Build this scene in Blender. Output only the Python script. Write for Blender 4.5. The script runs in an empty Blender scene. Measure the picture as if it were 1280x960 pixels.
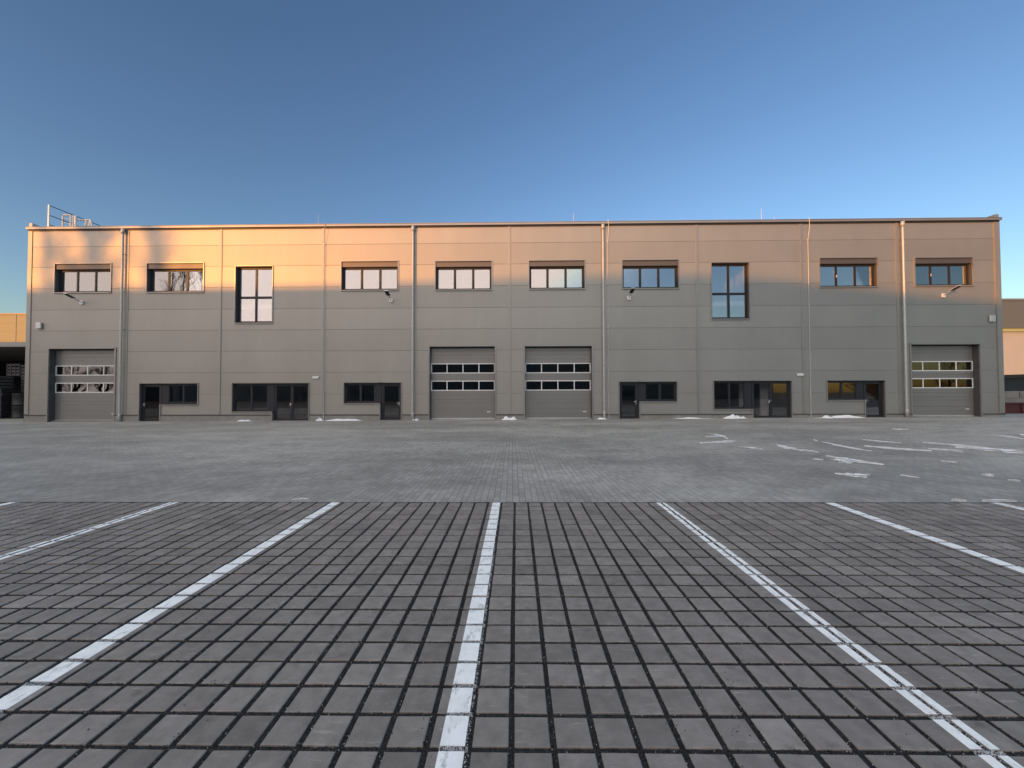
import bpy, math, random
import numpy as np
from mathutils import Matrix, Vector
R = math.radians
S = bpy.context.scene
COL = S.collection
rng = random.Random(7)
nr = np.random.default_rng(11)

# ---------------------------------------------------------------- camera
FPX, PITCH, ROLL, YAW, CAMH = 501.3, 0.02237, -0.00238, -0.0011, 1.655
def cam_axes():
    cy, sy = math.cos(-YAW), math.sin(-YAW)
    rz = lambda v: Vector((cy*v[0]-sy*v[1], sy*v[0]+cy*v[1], v[2]))
    f = rz((0, math.cos(PITCH), math.sin(PITCH)))
    r = rz((1, 0, 0)); u = rz((0, -math.sin(PITCH), math.cos(PITCH)))
    c, s = math.cos(ROLL), math.sin(ROLL)
    return c*r - s*u*-1 if False else (c*r + s*u), (-s*r + c*u), f
CR, CU, CF = cam_axes()
cam = bpy.data.objects.new('camera', bpy.data.cameras.new('camera'))
COL.objects.link(cam); S.camera = cam
cam.data.sensor_width = 36.0; cam.data.lens = FPX/1280*36
cam.data.clip_start = 0.05; cam.data.clip_end = 6000
M3 = Matrix((CR, CU, -CF)).transposed().to_4x4()
cam.matrix_world = Matrix.Translation((0, 0, CAMH)) @ M3

# ---------------------------------------------------------------- sky, sun, exposure
SUN_AZ, SUN_EL = 38.5, 5.0          # degrees: the light travels to +x by SUN_AZ from +y; height above horizon
W = bpy.data.worlds.new('World'); S.world = W; W.use_nodes = True
nt = W.node_tree; bg = nt.nodes['Background']
sky = nt.nodes.new('ShaderNodeTexSky'); sky.sky_type = 'NISHITA'; sky.sun_disc = False
sky.sun_elevation = R(SUN_EL); sky.sun_rotation = R(180+SUN_AZ)
sky.altitude = 100; sky.air_density = 1.0; sky.dust_density = 1.0; sky.ozone_density = 1.7
gm = nt.nodes.new('ShaderNodeGamma'); gm.inputs[1].default_value = 1.25          # contrast of the clear winter evening sky
tn = nt.nodes.new('ShaderNodeVectorMath'); tn.operation = 'MULTIPLY'; tn.inputs[1].default_value = (0.80, 0.785, 0.895)   # camera white balance
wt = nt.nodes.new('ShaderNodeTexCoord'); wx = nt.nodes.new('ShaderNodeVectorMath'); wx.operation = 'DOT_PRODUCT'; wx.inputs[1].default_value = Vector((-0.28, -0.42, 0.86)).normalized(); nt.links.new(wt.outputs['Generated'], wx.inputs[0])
wr = nt.nodes.new('ShaderNodeMapRange'); wr.interpolation_type = 'SMOOTHSTEP'                                       # sky brightened overhead and towards the sun, added to light yard and facade
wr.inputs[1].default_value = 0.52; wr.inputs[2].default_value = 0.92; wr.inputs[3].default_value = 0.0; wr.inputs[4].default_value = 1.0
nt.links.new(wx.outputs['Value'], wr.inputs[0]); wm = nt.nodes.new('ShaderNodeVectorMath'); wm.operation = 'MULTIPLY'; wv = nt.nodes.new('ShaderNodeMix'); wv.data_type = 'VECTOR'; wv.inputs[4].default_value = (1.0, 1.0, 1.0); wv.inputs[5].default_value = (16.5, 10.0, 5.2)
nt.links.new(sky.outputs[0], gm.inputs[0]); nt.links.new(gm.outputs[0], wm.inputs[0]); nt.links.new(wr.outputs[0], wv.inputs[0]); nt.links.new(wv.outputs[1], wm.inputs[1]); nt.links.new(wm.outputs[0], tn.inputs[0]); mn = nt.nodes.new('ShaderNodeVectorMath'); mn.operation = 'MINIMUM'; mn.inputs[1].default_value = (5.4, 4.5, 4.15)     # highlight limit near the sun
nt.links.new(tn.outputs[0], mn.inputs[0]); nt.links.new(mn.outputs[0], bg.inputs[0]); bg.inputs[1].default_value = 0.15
sd = bpy.data.lights.new('sun', 'SUN'); sun = bpy.data.objects.new('sun', sd); COL.objects.link(sun)
sd.energy = 2.05; sd.angle = R(0.53); sd.color = (1.0, 0.36, 0.045)
sdir = Vector((math.sin(R(SUN_AZ))*math.cos(R(SUN_EL)), math.cos(R(SUN_AZ))*math.cos(R(SUN_EL)), -math.sin(R(SUN_EL))))
sun.rotation_euler = sdir.to_track_quat('-Z', 'Y').to_euler(); sun.location = (-60, -80, 40)
S.view_settings.view_transform = 'Standard'; S.view_settings.look = 'None'
S.view_settings.gamma = 1.0; S.view_settings.use_curve_mapping = False
S.view_settings.exposure = 1.0

# ---------------------------------------------------------------- helpers
class MB:
    def __init__(s): s.v = []; s.f = []
    def quad(s, a, b, c, d):
        n = len(s.v); s.v += [a, b, c, d]; s.f.append((n, n+1, n+2, n+3))
    def box(s, x0, x1, y0, y1, z0, z1):
        n = len(s.v)
        s.v += [(x0,y0,z0),(x1,y0,z0),(x1,y1,z0),(x0,y1,z0),(x0,y0,z1),(x1,y0,z1),(x1,y1,z1),(x0,y1,z1)]
        s.f += [tuple(n+i for i in q) for q in ((0,3,2,1),(4,5,6,7),(0,1,5,4),(1,2,6,5),(2,3,7,6),(3,0,4,7))]
    def tube(s, pts, rad, n=8, cap=True):
        pts = [Vector(p) for p in pts]; k0 = len(s.v)
        rs = rad if isinstance(rad, (list, tuple)) else [rad]*len(pts)
        for i, p in enumerate(pts):
            t = (pts[min(i+1, len(pts)-1)] - pts[max(i-1, 0)])
            t = t.normalized() if t.length > 0 else Vector((0,0,1))
            a = t.cross(Vector((0,0,1)) if abs(t.z) < 0.9 else Vector((1,0,0))).normalized(); b = t.cross(a)
            for j in range(n):
                w = 2*math.pi*j/n; s.v.append(tuple(p + rs[i]*(math.cos(w)*a + math.sin(w)*b)))
        for i in range(len(pts)-1):
            for j in range(n):
                s.f.append((k0+i*n+j, k0+i*n+(j+1)%n, k0+(i+1)*n+(j+1)%n, k0+(i+1)*n+j))
        if cap:
            s.f.append(tuple(k0+j for j in range(n))[::-1]); s.f.append(tuple(k0+(len(pts)-1)*n+j for j in range(n)))
    def prism(s, poly, y0, y1):                     # polygon in x,z swept along y
        n = len(s.v); k = len(poly)
        s.v += [(x,y0,z) for x,z in poly] + [(x,y1,z) for x,z in poly]
        s.f.append(tuple(range(n, n+k))); s.f.append(tuple(range(n+k, n+2*k))[::-1])
        for i in range(k): s.f.append((n+i, n+k+i, n+k+(i+1)%k, n+(i+1)%k))
    def build(s, name, mat, parent=None, smooth=False, bevel=0):
        me = bpy.data.meshes.new(name); me.from_pydata(s.v, [], s.f); me.update()
        o = bpy.data.objects.new(name, me); COL.objects.link(o); me.materials.append(mat)
        if smooth:
            for p in me.polygons: p.use_smooth = True
        if bevel:
            b = o.modifiers.new('bevel', 'BEVEL'); b.width = bevel; b.segments = 2; b.limit_method = 'ANGLE'
        if parent: o.parent = parent
        return o
def tag(o, label=None, cat=None, group=None, kind=None):
    for k, v in (('label', label), ('category', cat), ('group', group), ('kind', kind)):
        if v: o[k] = v
    return o
def empty(name, loc, rz=0.0, parent=None):
    o = bpy.data.objects.new(name, None); COL.objects.link(o); o.location = loc; o.rotation_euler = (0,0,rz)
    o.empty_display_size = 0.3
    if parent: o.parent = parent
    return o

def mat(name, col, rough=0.6, metal=0.0, spec=0.5, noise=0.0, nscale=3.0, bump=0.0, bscale=60.0, stretch=None):
    m = bpy.data.materials.new(name); m.use_nodes = True; t = m.node_tree; b = t.nodes['Principled BSDF']
    b.inputs['Base Color'].default_value = (*col, 1); b.inputs['Roughness'].default_value = rough
    b.inputs['Metallic'].default_value = metal; b.inputs['Specular IOR Level'].default_value = spec
    tc = t.nodes.new('ShaderNodeTexCoord'); src = tc.outputs['Object']
    if stretch:
        mp = t.nodes.new('ShaderNodeMapping'); mp.inputs['Scale'].default_value = stretch
        t.links.new(src, mp.inputs[0]); src = mp.outputs[0]
    if noise:
        n = t.nodes.new('ShaderNodeTexNoise'); n.inputs['Scale'].default_value = nscale; n.inputs['Detail'].default_value = 5
        n.inputs['Roughness'].default_value = 0.62; t.links.new(src, n.inputs['Vector'])
        mr = t.nodes.new('ShaderNodeMapRange'); mr.inputs[1].default_value = 0.3; mr.inputs[2].default_value = 0.7
        mr.inputs[3].default_value = 1-noise; mr.inputs[4].default_value = 1+noise; t.links.new(n.outputs[0], mr.inputs[0])
        mx = t.nodes.new('ShaderNodeVectorMath'); mx.operation = 'SCALE'; mx.inputs[0].default_value = col
        t.links.new(mr.outputs[0], mx.inputs['Scale']); t.links.new(mx.outputs[0], b.inputs['Base Color'])
        m2 = t.nodes.new('ShaderNodeMapRange'); m2.inputs[1].default_value = 0.3; m2.inputs[2].default_value = 0.7
        m2.inputs[3].default_value = max(0.02, rough-0.25*noise); m2.inputs[4].default_value = min(1, rough+0.25*noise)
        t.links.new(n.outputs[0], m2.inputs[0]); t.links.new(m2.outputs[0], b.inputs['Roughness'])
    if bump:
        n = t.nodes.new('ShaderNodeTexNoise'); n.inputs['Scale'].default_value = bscale; n.inputs['Detail'].default_value = 4
        t.links.new(src, n.inputs['Vector'])
        bp = t.nodes.new('ShaderNodeBump'); bp.inputs['Strength'].default_value = bump; bp.inputs['Distance'].default_value = 0.01
        t.links.new(n.outputs[0], bp.inputs['Height']); t.links.new(bp.outputs[0], b.inputs['Normal'])
    return m
def glass(name, refl, tint):
    m = bpy.data.materials.new(name); m.use_nodes = True; t = m.node_tree
    for n in list(t.nodes):
        if n.type == 'BSDF_PRINCIPLED': t.nodes.remove(n)
    out = [n for n in t.nodes if n.type == 'OUTPUT_MATERIAL'][0]
    tr = t.nodes.new('ShaderNodeBsdfTransparent'); tr.inputs[0].default_value = (*tint, 1)
    gl = t.nodes.new('ShaderNodeBsdfGlossy'); gl.inputs['Roughness'].default_value = 0.004; gl.inputs[0].default_value = (0.95, 0.95, 0.95, 1)
    fr = t.nodes.new('ShaderNodeFresnel'); fr.inputs[0].default_value = 1.5
    ad = t.nodes.new('ShaderNodeMath'); ad.operation = 'ADD'; ad.use_clamp = True; ad.inputs[1].default_value = refl
    tc = t.nodes.new('ShaderNodeTexCoord'); ns = t.nodes.new('ShaderNodeTexNoise'); ns.inputs['Scale'].default_value = 0.55; ns.inputs['Detail'].default_value = 1
    bp = t.nodes.new('ShaderNodeBump'); bp.inputs['Strength'].default_value = 0.02; bp.inputs['Distance'].default_value = 0.04
    t.links.new(tc.outputs['Object'], ns.inputs['Vector']); t.links.new(ns.outputs[0], bp.inputs['Height']); t.links.new(bp.outputs[0], gl.inputs['Normal'])
    t.links.new(fr.outputs[0], ad.inputs[0])
    mx = t.nodes.new('ShaderNodeMixShader')
    t.links.new(ad.outputs[0], mx.inputs[0]); t.links.new(tr.outputs[0], mx.inputs[1]); t.links.new(gl.outputs[0], mx.inputs[2])
    t.links.new(mx.outputs[0], out.inputs[0])
    return m

# ---------------------------------------------------------------- materials
M = {}
M['panel'] = mat('metal_panel_paint', (0.375, 0.368, 0.348), 0.54, 0.7, 0.5, noise=0.05, nscale=0.35, bump=0.06, bscale=0.9)
M['trim'] = mat('aluminium_trim', (0.34, 0.335, 0.325), 0.36, 0.6, 0.5, noise=0.06, nscale=1.2)
M['gatepaint'] = mat('gate_paint', (0.27, 0.27, 0.265), 0.38, 0.4, 0.5, noise=0.05, nscale=0.6, bump=0.02, bscale=2)
M['lining'] = mat('reveal_lining', (0.10, 0.10, 0.105), 0.32, 0.3, 0.5, noise=0.05)
M['boxpaint'] = mat('shutter_box_paint', (0.15, 0.14, 0.135), 0.5, 0.7, 0.5, noise=0.05)
M['frame'] = mat('window_frame_paint', (0.018, 0.021, 0.028), 0.45, 0.0, 0.5, noise=0.08)
M['whiteframe'] = mat('white_frame', (0.88, 0.89, 0.89), 0.45, 0.0, 0.5, noise=0.03)
M['pipe'] = mat('zinc_pipe', (0.5, 0.5, 0.5), 0.35, 0.35, 0.5, noise=0.08, nscale=4)
M['galv'] = mat('galvanised_steel', (0.6, 0.6, 0.6), 0.4, 0.5, 0.5, noise=0.08, nscale=6)
M['plinth'] = mat('plinth_concrete', (0.27, 0.265, 0.25), 0.85, 0, 0.3, noise=0.16, nscale=2.2, bump=0.2, bscale=30)
M['roof'] = mat('roof_membrane', (0.3, 0.3, 0.3), 0.8, 0, 0.3, noise=0.1)
M['plaster'] = mat('interior_plaster', (0.8, 0.77, 0.68), 0.9, 0, 0.2, noise=0.04)
M['floor'] = mat('interior_floor', (0.2, 0.19, 0.18), 0.5, 0, 0.4, noise=0.1)
M['glass_up'] = glass('window_glass', 0.29, (0.95, 0.95, 0.95))
M['glass_low'] = glass('tinted_glass', 0.045, (0.88, 0.89, 0.92))
M['glass_gate'] = glass('gate_glazing', 0.08, (0.5, 0.5, 0.5))
M['white'] = mat('white_plastic', (0.78, 0.78, 0.76), 0.45)
M['dark'] = mat('dark_plastic', (0.02, 0.02, 0.022), 0.5, noise=0.15)
M['steel'] = mat('brushed_steel', (0.7, 0.7, 0.7), 0.25, 0.9)
M['snow'] = mat('snow', (0.86, 0.88, 0.92), 0.7, 0, 0.3, noise=0.06, nscale=20, bump=0.5, bscale=50)
M['ledlens'] = mat('led_lens', (0.25, 0.25, 0.24), 0.2)

# ---------------------------------------------------------------- ground
PAV_ROT = -0.0098
def yard_z(x, y):
    t = min(1, max(0, (y-7)/17)); t = t*t*(3-2*t)
    return 0.0043*max(-45, min(45, x))*t
def ground_mat(name, col, rough):
    return mat(name, col, rough, 0, 0.3, noise=0.25, nscale=0.6, bump=0.4, bscale=25)
g = MB(); g.quad((-2500,-2500,-0.7),(2500,-2500,-0.7),(2500,2500,-0.7),(-2500,2500,-0.7))
tag(g.build('ground', ground_mat('bare_ground', (0.07, 0.068, 0.055), 0.9)), kind='structure')

def yard_material():
    m = bpy.data.materials.new('block_paving'); m.use_nodes = True; t = m.node_tree; b = t.nodes['Principled BSDF']
    L = t.links.new
    tc = t.nodes.new('ShaderNodeTexCoord')
    br = t.nodes.new('ShaderNodeTexBrick'); br.offset = 0.5
    br.inputs['Scale'].default_value = 1.0; br.inputs['Brick Width'].default_value = 0.2; br.inputs['Row Height'].default_value = 0.1
    br.inputs['Mortar Size'].default_value = 0.0045; br.inputs['Mortar Smooth'].default_value = 0.3
    br.inputs['Color1'].default_value = (0.86,0.86,0.86,1); br.inputs['Color2'].default_value = (1.12,1.12,1.12,1); br.inputs['Mortar'].default_value = (0.5,0.5,0.5,1)
    mp = t.nodes.new('ShaderNodeMapping'); mp.inputs['Rotation'].default_value = (0, 0, R(90)); L(tc.outputs['Object'], mp.inputs[0]); L(mp.outputs[0], br.inputs['Vector'])
    def noise(scale, detail, lo, hi, a, c, vec=None, rgh=0.55):
        n = t.nodes.new('ShaderNodeTexNoise'); n.inputs['Scale'].default_value = scale; n.inputs['Detail'].default_value = detail; n.inputs['Roughness'].default_value = rgh
        L(vec or tc.outputs['Object'], n.inputs['Vector'])
        r = t.nodes.new('ShaderNodeMapRange'); r.inputs[1].default_value = lo; r.inputs[2].default_value = hi; r.inputs[3].default_value = a; r.inputs[4].default_value = c
        L(n.outputs[0], r.inputs[0]); return r.outputs[0]
    ms = t.nodes.new('ShaderNodeMapping'); ms.inputs['Scale'].default_value = (0.5, 1.0, 1); ms.inputs['Rotation'].default_value = (0,0,R(8)); L(tc.outputs['Object'], ms.inputs[0])
    big = noise(0.22, 4, 0.42, 0.58, 0.80, 1.10, ms.outputs[0], 0.6)       # laid in batches, dry and damp areas
    mid = noise(1.7, 5, 0.3, 0.7, 0.86, 1.14, ms.outputs[0])
    fine = noise(60, 4, 0.3, 0.7, 0.85, 1.15)
    def mul(a, c):
        n = t.nodes.new('ShaderNodeMath'); n.operation = 'MULTIPLY'; L(a, n.inputs[0]); L(c, n.inputs[1]); return n.outputs[0]
    k = mul(mul(big, mid), fine)
    wv = t.nodes.new('ShaderNodeTexWave'); wv.wave_type = 'BANDS'; wv.bands_direction = 'X'; wv.inputs['Scale'].default_value = 1/0.24/3.183*2; wv.inputs['Distortion'].default_value = 0.25; wv.inputs['Detail'].default_value = 1
    L(tc.outputs['Object'], wv.inputs['Vector'])
    wr_ = t.nodes.new('ShaderNodeMapRange'); wr_.inputs[1].default_value = 0.72; wr_.inputs[2].default_value = 0.98; wr_.inputs[3].default_value = 0; wr_.inputs[4].default_value = 1; L(wv.outputs['Fac'], wr_.inputs[0])
    pm_ = noise(0.16, 3, 0.50, 0.62, 0.0, 0.20)
    sand = t.nodes.new('ShaderNodeMath'); sand.operation = 'MULTIPLY_ADD'; L(wr_.outputs[0], sand.inputs[0]); L(pm_, sand.inputs[1]); sand.inputs[2].default_value = 1.0     # pale sand swept into the joints
    k = mul(k, sand.outputs[0])
    v = t.nodes.new('ShaderNodeVectorMath'); v.operation = 'SCALE'; L(br.outputs['Color'], v.inputs[0]); L(k, v.inputs['Scale'])
    v2 = t.nodes.new('ShaderNodeVectorMath'); v2.operation = 'MULTIPLY'; L(v.outputs[0], v2.inputs[0]); v2.inputs[1].default_value = (0.335, 0.33, 0.315)
    L(v2.outputs[0], b.inputs['Base Color'])
    b.inputs['Roughness'].default_value = 0.72; b.inputs['Specular IOR Level'].default_value = 0.35
    rr = noise(0.3, 4, 0.4, 0.6, 0.6, 0.82, ms.outputs[0]); L(rr, b.inputs['Roughness'])
    h = t.nodes.new('ShaderNodeMath'); h.operation = 'SUBTRACT'; h.inputs[0].default_value = 1; L(br.outputs['Fac'], h.inputs[1])
    bp = t.nodes.new('ShaderNodeBump'); bp.inputs['Strength'].default_value = 0.5; bp.inputs['Distance'].default_value = 0.006; L(h.outputs[0], bp.inputs['Height'])
    L(bp.outputs[0], b.inputs['Normal'])
    return m
ROW0 = 6.102                       # far edge of the first (farthest) paver row
g = MB()
xs = [-90,-70]+list(np.arange(-60, 60.1, 3))+[70,90]; ys = [ROW0+0.012]+list(np.arange(7, 30, 1.0))+[36,45,60,80]
c_, s_ = math.cos(PAV_ROT), math.sin(PAV_ROT)
for j, y in enumerate(ys):
    for i, x in enumerate(xs):
        X, Y = (c_*x-s_*y, s_*x+c_*y)
        g.v.append((X, Y, yard_z(X, Y)))
nx = len(xs)
for j in range(len(ys)-1):
    for i in range(nx-1): g.f.append((j*nx+i, j*nx+i+1, (j+1)*nx+i+1, (j+1)*nx+i))
yard = tag(g.build('yard_paving', yard_material(), smooth=True), kind='structure')

# parking bays: real pavers, each with chamfers and a slight rocking, on a bed of dark gravel
PX0, PITCHX, GX, GY = -0.0286, 0.2, 0.030, 0.026
NX, NROW = 100, 50
LINES, LINE_W = (-10.2, -7.7, -5.22, -2.75, -0.297, 2.165, 4.69, 7.15, 9.65), 0.135
def paver_material():
    m = bpy.data.materials.new('grey_concrete_paver'); m.use_nodes = True; t = m.node_tree; b = t.nodes['Principled BSDF']; L = t.links.new
    at = t.nodes.new('ShaderNodeAttribute'); at.attribute_name = 'tone'
    tc = t.nodes.new('ShaderNodeTexCoord')
    def noise(scale, detail, lo, hi, a, c, st=None):
        n = t.nodes.new('ShaderNodeTexNoise'); n.inputs['Scale'].default_value = scale; n.inputs['Detail'].default_value = detail; n.inputs['Roughness'].default_value = 0.6
        if st:
            q = t.nodes.new('ShaderNodeMapping'); q.inputs['Scale'].default_value = st; q.inputs['Rotation'].default_value = (0,0,0.4); L(tc.outputs['Object'], q.inputs[0]); L(q.outputs[0], n.inputs['Vector'])
        else: L(tc.outputs['Object'], n.inputs['Vector'])
        r = t.nodes.new('ShaderNodeMapRange'); r.inputs[1].default_value = lo; r.inputs[2].default_value = hi; r.inputs[3].default_value = a; r.inputs[4].default_value = c
        L(n.outputs[0], r.inputs[0]); return r.outputs[0], n.outputs[0]
    def mul(a, c):
        n = t.nodes.new('ShaderNodeMath'); n.operation = 'MULTIPLY'; L(a, n.inputs[0]); L(c, n.inputs[1]); return n.outputs[0]
    a1, _ = noise(1.1, 4, 0.3, 0.7, 0.88, 1.12)
    a2, _ = noise(11, 5, 0.3, 0.7, 0.84, 1.18)
    a3, fn = noise(260, 3, 0.3, 0.7, 0.85, 1.15)
    a4, _ = noise(6, 6, 0.60, 0.72, 1.0, 1.45, (1.0, 5.0, 1))        # dusty scuffs
    a5, _ = noise(5, 5, 0.62, 0.74, 1.0, 0.62)                        # dark stains
    k = mul(mul(mul(mul(mul(a1, a2), a3), a4), a5), at.outputs['Fac'])
    v = t.nodes.new('ShaderNodeVectorMath'); v.operation = 'SCALE'; v.inputs[0].default_value = (0.22, 0.203, 0.193); L(k, v.inputs['Scale'])
    L(v.outputs[0], b.inputs['Base Color']); b.inputs['Specular IOR Level'].default_value = 0.35
    rr, _ = noise(9, 4, 0.3, 0.7, 0.58, 0.8); L(rr, b.inputs['Roughness'])
    bp = t.nodes.new('ShaderNodeBump'); bp.inputs['Strength'].default_value = 0.25; bp.inputs['Distance'].default_value = 0.002; L(fn, bp.inputs['Height']); L(bp.outputs[0], b.inputs['Normal'])
    return m
def parking():
    vs = []; fs = []; tone = []
    pv = []; pf = [[] for _ in range(9)]; pvs = [[] for _ in range(9)]
    for r in range(NROW):
        for i in range(-NX, NX):
            x0 = PX0 + i*PITCHX + GX/2 + nr.normal(0, 0.0012); x1 = PX0 + (i+1)*PITCHX - GX/2 + nr.normal(0, 0.0012)
            y1 = ROW0 - r*0.2 - GY/2 + nr.normal(0, 0.0012); y0 = ROW0 - (r+1)*0.2 + GY/2 + nr.normal(0, 0.0012)
            cx, cy = (x0+x1)/2, (y0+y1)/2
            dz = nr.normal(0, 0.0012); tx, ty = nr.normal(0, 0.008, 2)
            Z = lambda x, y: dz + tx*(x-cx) + ty*(y-cy)
            ch = 0.004; n = len(vs)
            for (ins, zz) in ((ch, 0.0), (0, -0.0035), (-0.001, -0.06)):
                for (x, y) in ((x0+ins, y0+ins), (x1-ins, y0+ins), (x1-ins, y1-ins), (x0+ins, y1-ins)):
                    vs.append((x, y, Z(x, y)+zz))
            fs.append((n, n+1, n+2, n+3))
            for k in range(2):
                for q in range(4):
                    fs.append((n+4*k+4+q, n+4*k+4+(q+1)%4, n+4*k+(q+1)%4, n+4*k+q))
            tone += [float(np.clip(nr.normal(1, 0.085), 0.78, 1.22))]*9
            for li in range(9):
                lc = LINES[li]
                a, c = max(x0+ch*0.6, lc-LINE_W/2), min(x1-ch*0.6, lc+LINE_W/2)
                if c-a > 0.004:
                    k = len(pvs[li]); e = 0.0016
                    for zz in (e, -0.004):
                        for (x, y) in ((a, y0+ch*0.6), (c, y0+ch*0.6), (c, y1-ch*0.6), (a, y1-ch*0.6)): pvs[li].append((x, y, Z(x, y)+zz))
                    pf[li] += [tuple(k+q for q in t) for t in ((0,1,2,3),(0,4,5,1),(1,5,6,2),(2,6,7,3),(3,7,4,0))]
    me = bpy.data.meshes.new('parking_pavers'); me.from_pydata(vs, [], fs); me.update()
    at = me.attributes.new('tone', 'FLOAT', 'FACE'); at.data.foreach_set('value', np.array(tone, dtype=np.float32))
    me.materials.append(paver_material())
    o = bpy.data.objects.new('parking_pavers', me); COL.objects.link(o); o.rotation_euler = (0,0,PAV_ROT); tag(o, kind='structure')
    pm = mat('white_road_paint', (0.9, 0.93, 0.95), 0.6, 0, 0.4, noise=0.10, nscale=9, bump=0.15, bscale=150)
    t = pm.node_tree; b = t.nodes['Principled BSDF']; L = t.links.new; src = b.inputs['Base Color'].links[0].from_socket
    tc = t.nodes.new('ShaderNodeTexCoord'); n1 = t.nodes.new('ShaderNodeTexNoise'); n1.inputs['Scale'].default_value = 16; n1.inputs['Detail'].default_value = 8; n1.inputs['Roughness'].default_value = 0.75
    mp = t.nodes.new('ShaderNodeMapping'); mp.inputs['Scale'].default_value = (1, 0.35, 1); L(tc.outputs['Object'], mp.inputs[0]); L(mp.outputs[0], n1.inputs['Vector'])
    r1 = t.nodes.new('ShaderNodeMapRange'); r1.inputs[1].default_value = 0.54; r1.inputs[2].default_value = 0.66; r1.inputs[3].default_value = 0.0; r1.inputs[4].default_value = 0.7; L(n1.outputs[0], r1.inputs[0])
    mx = t.nodes.new('ShaderNodeMix'); mx.data_type = 'RGBA'; L(r1.outputs[0], mx.inputs[0]); L(src, mx.inputs[6]); mx.inputs[7].default_value = (0.30, 0.30, 0.31, 1); L(mx.outputs[2], b.inputs['Base Color'])
    for li in range(9):
        if pvs[li]:
            me = bpy.data.meshes.new('parking_line'); me.from_pydata(pvs[li], [], pf[li]); me.update(); me.materials.append(pm)
            o = bpy.data.objects.new('parking_line', me); COL.objects.link(o); o.rotation_euler = (0,0,PAV_ROT); tag(o, kind='structure')
parking()
# gravel bed and loose grit
def gravel_material():
    m = bpy.data.materials.new('dark_gravel'); m.use_nodes = True; t = m.node_tree; b = t.nodes['Principled BSDF']; L = t.links.new
    at = t.nodes.new('ShaderNodeAttribute'); at.attribute_name = 'stone_colour'; L(at.outputs['Color'], b.inputs['Base Color'])
    b.inputs['Roughness'].default_value = 0.65
    return m
def bed_material():
    m = bpy.data.materials.new('gravel_bed'); m.use_nodes = True; t = m.node_tree; b = t.nodes['Principled BSDF']; L = t.links.new
    tc = t.nodes.new('ShaderNodeTexCoord'); vo = t.nodes.new('ShaderNodeTexVoronoi'); vo.inputs['Scale'].default_value = 130
    L(tc.outputs['Object'], vo.inputs['Vector'])
    cr = t.nodes.new('ShaderNodeValToRGB'); cr.color_ramp.elements[0].color = (0.006,0.006,0.007,1); cr.color_ramp.elements[1].color = (0.05,0.05,0.055,1)
    cr.color_ramp.elements[0].position = 0.35; cr.color_ramp.elements[1].position = 1.0
    L(vo.outputs['Color'], cr.inputs[0]); L(cr.outputs[0], b.inputs['Base Color']); b.inputs['Roughness'].default_value = 0.7
    bp = t.nodes.new('ShaderNodeBump'); bp.inputs['Distance'].default_value = 0.006; bp.invert = True; L(vo.outputs['Distance'], bp.inputs['Height']); L(bp.outputs[0], b.inputs['Normal'])
    return m
g = MB(); g.quad((-110,-49,-0.009),(110,-49,-0.009),(110,ROW0+0.01,-0.009),(-110,ROW0+0.01,-0.009))
o = tag(g.build('parking_base', bed_material()), kind='structure'); o.rotation_euler = (0,0,PAV_ROT)
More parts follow.
